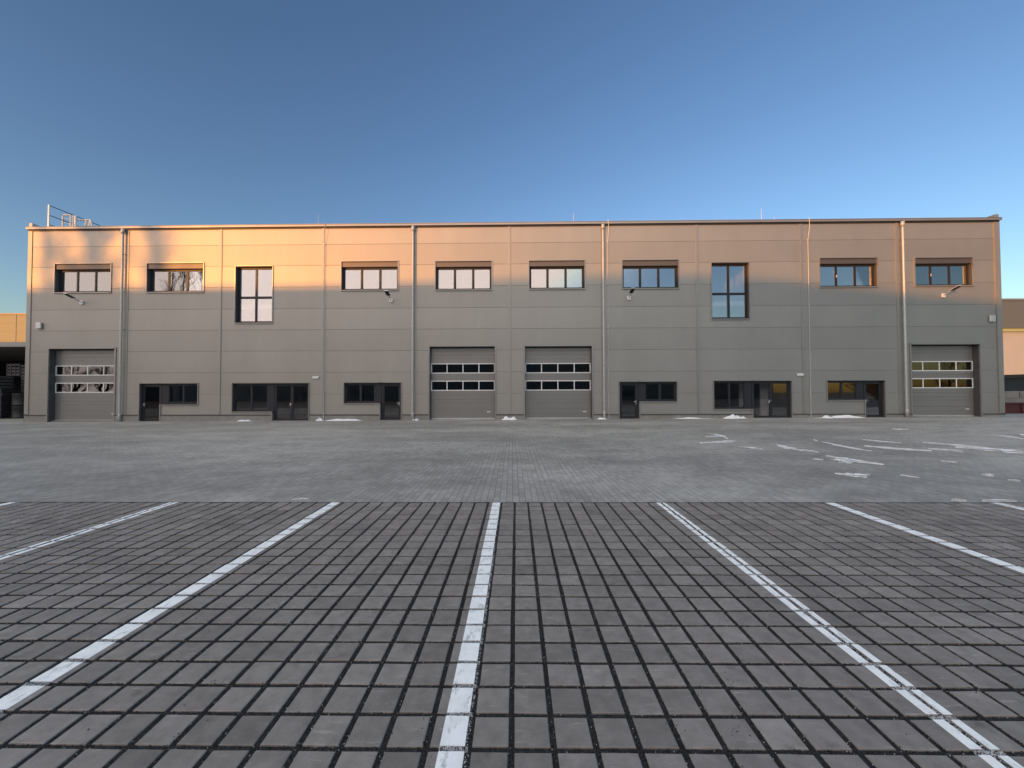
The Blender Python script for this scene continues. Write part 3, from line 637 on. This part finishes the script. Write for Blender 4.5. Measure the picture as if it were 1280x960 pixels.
for z in (0.5, 0.85, 1.2, 1.5): m = MB(); m.tube([(-0.16,0,z+0.12),(0.27,0,z)], 0.022, 6); m.build('rung', M['galv'], la)
br = empty('roof_brace', on_wall(u0+1.05, 2.0, ZTOP-0.2), PSI); tag(br, 'pale steel support frame with slanted legs on the roof right of the ladder', 'roof frame')
m = MB(); m.tube([(-0.6,0,1.6),(0.4,0,1.6)], 0.045, 8); m.build('top_rail', M['galv'], br)
for (a, b) in ((0.12, -0.25), (0.35, 0.25), (0.40, 0.85)): m = MB(); m.tube([(a,0,1.6),(b,0,0.0)], 0.06, 8); m.build('leg', M['galv'], br)
bpy.context.view_layer.update()

# ---------------------------------------------------------------- snow remains
def G(px, py):
    d = CF*FPX + CR*(px-640) - CU*(py-480); z = 0
    for _ in range(6):
        t = (z-CAMH)/d.z; x, y = d.x*t, d.y*t; z = yard_z(x, y)
    return x, y, z
def streak(pa, pb, w, label, grp='thin white streaks of old snow on the paved yard'):
    A = Vector(G(*pa)); B = Vector(G(*pb)); n = max(10, int((B-A).length*9)); m = MB()
    t = (B-A).normalized(); s = Vector((-t.y, t.x, 0)); r = random.Random(int(pa[0]*7+pa[1])); ph = r.uniform(0, 6)
    L, Rr = [], []
    for i in range(n+1):
        k = i/n; env = (math.sin(math.pi*k)**0.5)*(0.55+0.45*math.sin(ph+7*k)*math.sin(3+ph+13*k)); o = 0.5*w*math.sin(ph+4*k)
        hw = max(0.012, w*env*r.uniform(0.55, 1.25)); p = A+(B-A)*k+s*o
        L.append(p+s*hw*r.uniform(0.6, 1.2)); Rr.append(p-s*hw*r.uniform(0.6, 1.2))
    top = r.uniform(0.010, 0.034)
    P = L+Rr[::-1]; k = len(P)
    m.v = [(p.x, p.y, yard_z(p.x, p.y)+0.001) for p in P]+[(q.x, q.y, yard_z(q.x, q.y)+top) for q in [p*0.96+(A+B)/2*0.04 for p in P]]
    for i in range(n): a, b, c, d = i, i+1, k-2-i, k-1-i; m.f.append((k+a, k+d, k+c, k+b))
    for i in range(k): m.f.append((i, (i+1)%k, k+(i+1)%k, k+i))
    tag(m.build('snow_streak', M['snow'], None, True), label, 'snow', grp)
q = lambda x, y: (860+x/3.048, 530+y/3.05)
ST = [((82,36),(158,56),.10,'short slanting snow streak at the top of the cluster before the right double door'), ((52,74),(182,64),.13,'flat snow streak at the bottom of the cluster before the right double door'), ((70,50),(120,47),.08,'tiny middle streak in the snow cluster before the right double door'),
 ((190,87),(290,96),.10,'single short snow streak just right of the three-streak cluster'), ((333,78),(432,102),.12,'slanting snow streak in the yard beneath the far right double door edge'), ((438,97),(492,109),.07,'thin short snow streak trailing off a thicker slanting one'),
 ((500,68),(705,104),.13,'long slanting snow streak in the middle of the yard right half'), ((474,60),(496,66),.05,'tiny snow fleck at the left tip of a long slanting streak'), ((660,60),(815,72),.11,'upper straight snow streak before the far right entrance'), ((668,84),(930,104),.17,'long snow streak below the upper straight one before the far right entrance'),
 ((918,94),(1045,106),.11,'pointed snow streak continuing the long one towards the right'), ((905,70),(1195,101),.17,'very long snow streak running into the widest patch at the right'), ((1030,88),(1310,116),.34,'widest and brightest snow patch reaching the right edge of the yard'),
 ((520,122),(740,156),.15,'long snow streak with a blob under it in mid yard'), ((540,138),(628,146),.22,'rounded snow blob under a long slanting streak'), ((488,134),(505,138),.08,'tiny isolated snow dot left of the rounded blob'), ((562,191),(700,196),.17,'ragged snow patch closest to the parking bays'),
 ((815,194),(872,206),.06,'faint thin snow streak right of the ragged patch'), ((972,142),(1022,150),.09,'small lone snow streak below the widest patch'), ((1118,194),(1170,198),.08,'small snow streak low at the right of the yard'), ((1222,214),(1268,221),.05,'faintest snow streak at the lower right of the yard'),
 ((775,19),(842,22),.12,'short snow streak close to the hall near the last downpipe'), ((1150,42),(1290,58),.16,'upper snow streak at the right edge near the corner gate'), ((1245,40),(1300,48),.14,'topmost snow streak at the right edge near the corner gate')]
for a, b, w, lab in ST: streak(q(*a), q(*b), w*1.25, lab)
streak((366,623.8),(386,624.2),.035,'small snow streak on the edge of the bays left of the middle line')
streak((1190,626.2),(1206,626.6),.035,'small snow streak on the edge of the bays near the far right line')
streak((1226,626.2),(1272,627.4),.045,'longer snow streak on the edge of the bays at the far right line')
def heap(px, py, w, d, h, label, seed):
    u, z = F(px, py); r = random.Random(seed); m = MB(); n, k = 18, 6
    zb = base_z(u); y0 = -0.06-d/2
    bumps = [(r.uniform(-0.8, 0.8), r.uniform(0.1, 0.35), r.uniform(0.4, 1)) for _ in range(5)]
    for j in range(k+1):
        for i in range(n):
            a = 2*math.pi*i/n; rr = (j/k); f = 1+0.18*math.sin(3*a+seed)+0.1*math.sin(5*a+2*seed)
            x = w/2*rr*f*math.cos(a); y = max(-d, min(d/2-0.005, d/2*rr*f*math.sin(a)))
            hh = h*(1-rr**1.6)*(0.25+0.75*max(b[2]*math.exp(-((x/(w/2)-b[0])/b[1])**2) for b in bumps)) + r.uniform(-0.01, 0.01)*(1-rr)
            m.v.append((x, y, max(0, hh)-0.006))
    for j in range(k):
        for i in range(n): m.f.append((j*n+i, (j+1)*n+i, (j+1)*n+(i+1)%n, j*n+(i+1)%n))
    p = on_wall(u, y0, 0); o = m.build('snow_heap', M['snow'], None, True); o.location = (p[0], p[1], yard_z(p[0], p[1])); o.rotation_euler = (0,0,PSI)
    tag(o, label, 'snow', 'small snow heaps along the foot of the hall')
heap(309,524,1.1,.35,.16,'low snow heap under the window left of the left double door',1)
heap(402,527,.5,.35,.24,'pointed little snow heap at the foot of the left lightning conductor',2)
heap(433,523,2.6,.4,.20,'long flat snow heap under the window left of the second downpipe',3)
heap(637,521,1.0,.45,.42,'tall snow heap between the two middle gates',4)
heap(521,523,.45,.3,.12,'thin snow heap at the foot of the second downpipe',5)
heap(751,524,.8,.35,.14,'flat snow heap at the foot of the third downpipe',6)
heap(866,520,2.6,.3,.13,'long thin snow heap under the window right of the third downpipe',7)
heap(914,520,1.5,.4,.36,'lumpy snow heap under the window beside the right double door',8)
heap(1045,519,3.3,.4,.26,'long snow heap with a hump under the last entrance window',9)
p = G(1027.5, 525); 
heap(1027.5,524.6,.55,.6,.22,'small lone snow lump lying in front of a longer heap',10)
bpy.context.view_layer.update()

# ---------------------------------------------------------------- neighbours to the left and right
def neighbour(name, x0, x1, y, dep, z0, z1, mt, label, groove=1.35, strips=(), ang=0):
    e = empty(name, ((x0+x1)/2, y, 0), ang); w = (x1-x0)/2; m = MB(); n = int((z1-z0)/groove)
    zz = [z0+(z1-z0)*k/n for k in range(n+1)]
    for k in range(n): m.box(-w, w, 0, dep, zz[k]+0.012, zz[k+1]-0.012)
    m.box(-w+0.03, w-0.03, 0.03, dep-0.03, z0+0.02, z1-0.02); m.build('wall', mt, e)
    m = MB(); m.box(-w-0.1, w+0.1, -0.12, dep, z1, z1+0.22); m.build('roof_trim', M['lining'], e)
    for s in strips: m = MB(); m.box(s-0.14-(x0+x1)/2, s+0.14-(x0+x1)/2, -0.04, -0.001, z0, z1); m.build('cover_strip', strip_paint, e)
    tag(e, label, 'building'); return e
strip_paint = mat('ochre_strip_paint', (0.30, 0.30, 0.23), 0.6, 0, 0.4)
lit = mat('ochre_panel_paint', (0.175, 0.20, 0.165), 0.55, 0.3, 0.5, noise=0.04, nscale=0.3)
nb = neighbour('neighbour_hall', -150, -58, 62, 30, -0.6, 14.0, lit, 'sunlit ochre panelled hall behind the left corner, above the dark crate store', 1.25, [-77.2, -84, -91, -98, -105])
m = MB(); m.box(-0.55, 0.55, -0.06, -0.01, 0, 0.25); o = m.build('wall_vent', M['dark'], nb); o.location = (-74.5+104, 0, 12.5)
cn = empty('canopy', (-47, 29, 0)); tag(cn, 'pale edged flat canopy over dark crates left of the hall', 'canopy')
m = MB(); m.box(-14, 14.5, 0, 16, 5.1, 5.45); m.build('roof', M['trim'], cn)
m = MB(); m.box(-14, 14.5, 12, 12.2, -0.5, 5.09); m.build('back_wall', M['dark'], cn); m = MB(); m.box(-14.2, -14.0, 0, 12, -0.5, 5.09); m.build('side_wall', M['dark'], cn)
for x in (-9, -2.0, 5, 12): m = MB(); m.box(x-0.09, x+0.09, 0.3, 0.48, -0.5, 5.09); m.build('post', M['frame'], cn)
crm = mat('black_crate_plastic', (0.03, 0.03, 0.034), 0.55, noise=0.3, nscale=4)
crg = mat('grey_crate_plastic', (0.11, 0.11, 0.115), 0.55, noise=0.3, nscale=4)
def crate_mesh(w, d, h, slats, ribs):
    m = MB(); t = 0.05
    for k in range(slats): z = h*(k+0.12)/slats; m.box(-w/2, w/2, -d/2, -d/2+t, z, z+h/slats*0.66); m.box(-w/2, w/2, d/2-t, d/2, z, z+h/slats*0.66); m.box(-w/2, -w/2+t, -d/2+t, d/2-t, z, z+h/slats*0.66); m.box(w/2-t, w/2, -d/2+t, d/2-t, z, z+h/slats*0.66)
    for k in range(ribs+1): x = -w/2+(w-t)*k/ribs; m.box(x, x+t, -d/2-0.02, -d/2, 0, h)
    m.box(-w/2+t, w/2-t, -d/2+t, d/2-t, 0.0, 0.05); m.box(-w/2+t, w/2-t, -d/2+t, d/2-t, h-0.09, h-0.04)
    return m
flat = crate_mesh(1.45, 1.1, 0.27, 2, 2).build('flat_crate', crm); boxc = crate_mesh(1.0, 1.0, 0.98, 4, 3).build('mesh_crate', crg)
ords = ['bottom', 'second', 'third', 'fourth', 'fifth', 'sixth', 'seventh', 'eighth']
first = True
for c, (x, y, where) in enumerate(((-38.5, 30.2, 'front stack beside the hall'), (-40.3, 30.5, 'outer stack away from the hall'))):
    for k in range(8):
        o = flat if first else flat.copy()
        if not first: COL.objects.link(o)
        first = False
        o.location = (x+rng.uniform(-.03, .03), y+rng.uniform(-.03, .03), -0.13+k*0.275)
        tag(o, f'flat black slatted crate, {ords[k]} from the ground in the {where}' if k else f'flat black slatted crate on the ground under the {where}', 'crate', 'flat crates stacked under the canopy')
first = True
for x, y, z, lab in ((-38.75, 30.2, 2.07, 'grey ribbed crate standing on the front stack of flat crates'), (-37.65, 31.6, 2.0, 'dark grey ribbed crate behind, nearest to the hall corner'), (-37.65, 31.6, 1.01, 'ribbed crate in the middle of the rear pile by the hall corner'), (-37.65, 31.6, 0.02-0.15, 'ribbed crate at the foot of the rear pile by the hall corner'),
                     (-37.7, 31.6, 2.99, 'topmost ribbed crate of the rear pile by the hall corner'), (-38.8, 31.6, 3.07, 'high ribbed crate at the back, under the canopy roof'), (-40.4, 30.5, 2.07, 'grey ribbed crate on the outer stack of flat crates')):
    o = boxc if first else boxc.copy()
    if not first: COL.objects.link(o)
    first = False; o.location = (x, y, z); tag(o, lab, 'crate', 'ribbed crates under the canopy')
for k, (z, lab) in enumerate(((0.0, 'black drum-shaped roll on the ground between crates and hall corner'), (0.95, 'black drum-shaped roll on top of another by the hall corner'))):
    m = MB(); m.tube([(0,0,0),(0,0,0.05),(0,0,0.1),(0,0,0.8),(0,0,0.85),(0,0,0.9)], [0.42,0.46,0.42,0.42,0.46,0.42], 18); o = m.build('drum', crm, None, True); o.location = (-37.2, 30.3, z-0.15); tag(o, lab, 'drum', 'black drums by the crates')
fas = mat('brown_grey_fascia', (0.155, 0.17, 0.172), 0.5, 0.3, 0.5, noise=0.04, nscale=0.3)
cream = mat('cream_render', (0.40, 0.41, 0.41), 0.85, 0, 0.3, noise=0.04, nscale=0.4)
e = empty('warehouse', (100, 60, 0)); tag(e, 'cream warehouse with a deep brown-grey fascia beyond the right corner of the hall', 'building')
m = MB(); m.box(-29, 40, 0.5, 40, -0.6, 11.2); m.build('wall', cream, e); m = MB(); m.box(-29.5, 40, 0, 40.3, 11.2, 15.4); m.build('fascia', fas, e); m = MB(); m.box(-29.6, 40, -0.1, 40.4, 15.4, 15.65); m.build('roof_trim', M['trim'], e)
m = MB(); m.box(-28.9, 40, 0.2, 0.49, 10.75, 11.19); m.build('band', mat('yellow_band', (0.40, 0.46, 0.25), 0.6), e)
sh_ = empty('storage_shed', (47, 34.5, 0)); tag(sh_, 'low dark shed with a thin sloping roof right of the hall', 'shed')
m = MB(); m.prism([(-6.2,2.85),(7,3.2),(7,3.42),(-6.2,3.07)], -0.4, 6); m.build('roof', M['dark'], sh_); m = MB(); m.prism([(-5.1,-0.3),(6.8,-0.3),(6.8,3.17),(-5.1,2.86)], 0, 5.8); m.build('wall', M['frame'], sh_)
m = MB(); m.box(-5.75, -5.45, -0.1, 0.2, -0.3, 2.82); m.build('post', M['dark'], sh_)
cb = mat('block_concrete', (0.26, 0.255, 0.24), 0.9, 0, 0.3, noise=0.2, nscale=1.5)
m = MB(); m.box(-0.9, 0.9, -0.4, 0.4, 0, 0.52); bl = m.build('concrete_block', cb, bevel=0.03)
n = 0
for k, (dz, nm) in enumerate(((0.13, 'lowest'), (0.655, 'middle'), (1.18, 'top'))):
    for j in range(3):
        o = bl if n == 0 else bl.copy()
        if n: COL.objects.link(o)
        n += 1; o.location = (37.2+1.86*j+(0.5 if k == 1 else 0), 30.6, dz); tag(o, f'grey concrete block in the {nm} course, {["nearest the hall","in the middle of the course","farthest from the hall"][j]}', 'concrete block', 'stacked concrete blocks right of the hall')
sk = empty('waste_skip', (36.9, 28.6, 0.1)); tag(sk, 'dark red low steel skip beside the right corner of the hall', 'skip')
mar = mat('maroon_steel', (0.085, 0.022, 0.022), 0.55, 0, 0.4, noise=0.25, nscale=3)
m = MB(); m.prism([(-2.9,0),(2.9,0),(3.1,0.72),(-3.1,0.72)], -0.8, 0.8); m.build('body', mar, sk)
m = MB(); m.box(-3.18, 3.18, -0.87, 0.87, 0.721, 0.79)
for x in (-1.7, -0.6, 0.6, 1.7): m.box(x-0.05, x+0.05, -0.86, -0.801, 0.0, 0.72)
m.build('rim', mar, sk)

# ---------------------------------------------------------------- what stands behind the camera: casts the shade and is mirrored in the glass
e = empty('facing_hall', (0, -50, 0)); tag(e, 'long grey hall facing the yard from behind the parking bays', 'building')
prof = [(-104,16.9),(-72,16.95),(-60,17.25),(-54,17.4),(-48,17.4),(-43.5,17.1),(-35.7,16.2),(-29.7,15.55),(0,13.2),(45,10.2)]
m = MB(); m.prism([(-104,-0.6)]+prof[:]+[(45,-0.6)], -30, 0); m.build('wall', mat('facing_panel', (0.16,0.155,0.15), 0.5, 0.2, 0.5, noise=0.05, nscale=0.2), e)
for i in range(9):
    m = MB(); x = -84+i*13.6; m.box(x, x+3.2, 0.001, 0.06, 0.9, 2.3); w = m.build('window', M['frame'], e)
e = empty('low_workshop', (62, -64, 0)); tag(e, 'low dark workshop beyond the low end of the facing hall', 'building')
m = MB(); m.box(-48, 8, -14, 0, -0.6, 5.2); m.build('wall', mat('workshop_panel', (0.10,0.10,0.105), 0.6, noise=0.05, nscale=0.2), e); m = MB(); m.box(-48.3, 8.3, -14, 0.3, 5.2, 5.45); m.build('roof_trim', M['frame'], e)
cont = mat('shade_container_steel', (0.12, 0.14, 0.16), 0.55, 0, 0.4, noise=0.15)  # unseen containers, added to keep the sun off the crates and canopy
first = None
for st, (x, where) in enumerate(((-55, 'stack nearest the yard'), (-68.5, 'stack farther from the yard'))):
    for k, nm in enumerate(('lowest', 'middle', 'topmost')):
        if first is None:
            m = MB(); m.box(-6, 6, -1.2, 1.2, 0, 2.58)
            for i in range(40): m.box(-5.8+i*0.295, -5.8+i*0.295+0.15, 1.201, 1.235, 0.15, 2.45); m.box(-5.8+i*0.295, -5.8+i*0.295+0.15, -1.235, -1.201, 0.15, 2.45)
            o = first = m.build('added_shade_container', cont)
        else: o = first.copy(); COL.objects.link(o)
        o.location = (x, 12.5, -0.2+2.6*k); tag(o, f'{nm} added sun-blocking container of the {where}', 'container', 'unseen containers added left of the yard to block the sun')
bark = mat('bark', (0.10, 0.075, 0.055), 0.9, 0, 0.2, noise=0.2)
twig = mat('twig_bark', (0.13, 0.095, 0.065), 0.9, 0, 0.2, noise=0.2)
def tree(x, y, h, spread, label, n1=46, seed=1, tw=twig, up=0.85, thick=0.12):
    r = random.Random(seed); t = empty('bare_tree', (x, y, -0.6)); tag(t, label, 'tree', 'bare trees around the facing hall')
    pts = [Vector((0.25*math.sin(i*0.9+seed), 0.25*math.cos(i*1.3+seed), h*0.96*i/10)) for i in range(11)]
    m = MB(); m.tube(pts, [0.34*(1-i/10.5)**0.8+0.02 for i in range(11)], 8); m.build('trunk', bark, t, True)
    m = MB()
    def limb(p, d, ln, rad, lev):
        k = 4; ps = [p]; dd = d.copy()
        for i in range(k):
            dd = (dd+Vector((r.gauss(0,.13), r.gauss(0,.13), 0.16*up+r.gauss(0,.05)))).normalized(); ps.append(ps[-1]+dd*ln/k)
        m.tube(ps, [max(0.013, rad*(1-0.75*i/k)) for i in range(k+1)], 5 if lev == 0 else 3, False)
        if lev < 2:
            for _ in range(7 if lev == 0 else 5):
                i = r.randint(1, k); q_ = ps[i]; d2 = (dd+Vector((r.gauss(0,.55), r.gauss(0,.55), r.uniform(0,.6)))).normalized()
                limb(q_, d2, ln*r.uniform(.35, .6), rad*0.45, lev+1)
    for i in range(n1):
        k = r.uniform(0.18, 0.98); p = Vector((0,0,0)); f = k*10; j = min(9, int(f)); p = pts[j].lerp(pts[j+1], f-j)
        a = r.uniform(0, 6.28); s = spread*(1-0.7*k); d = Vector((math.cos(a), math.sin(a), up*r.uniform(0.9, 2.2))).normalized()
        limb(p, d, s*r.uniform(0.9, 1.6)/max(0.35, math.hypot(d.x, d.y)), thick*(1.15-k), 0)
    m.build('crown', tw, t)
tree(-88.2, -47, 36, 3.2, 'tall bare poplar, outermost of the group before the facing hall', 44, 3, thick=0.15)
tree(-84.6, -46.3, 38, 3.4, 'tallest bare poplar in the middle of the group before the facing hall', 46, 4, thick=0.15)
tree(-80.6, -47.4, 34, 3.0, 'shorter bare poplar, innermost of the group before the facing hall', 40, 5, thick=0.15)
for i, (x, y, h, s, lab) in enumerate(((-112, -52, 9, 3.2, 'low bare tree beyond the outer end of the facing hall'), (-117.5, -51, 8.6, 3.2, 'wide low bare tree, second beyond the facing hall'), (-107.5, -49, 9.2, 2.8, 'low bare tree hugging the end wall of the facing hall'), (-121, -53, 11.5, 3.8, 'low bare tree farthest out beyond the facing hall'))):
    tree(x, y, h, s, lab, 20, 20+i, up=0.4, thick=0.1)
rust = mat('rusty_twigs', (0.30, 0.15, 0.07), 0.9, 0, 0.2, noise=0.2)
tree(83, -46, 6.5, 4.4, 'broad russet bare tree in the sun beyond the low end of the facing hall', 110, 41, rust, 0.25, 0.16)
tree(107, -53, 9.0, 3.4, 'low bare tree nearer the russet one beyond the facing hall', 26, 51, up=0.4, thick=0.12)
tree(117, -55, 10.0, 3.6, 'low bare tree outermost on the sunny side of the facing hall', 26, 52, up=0.4, thick=0.12)
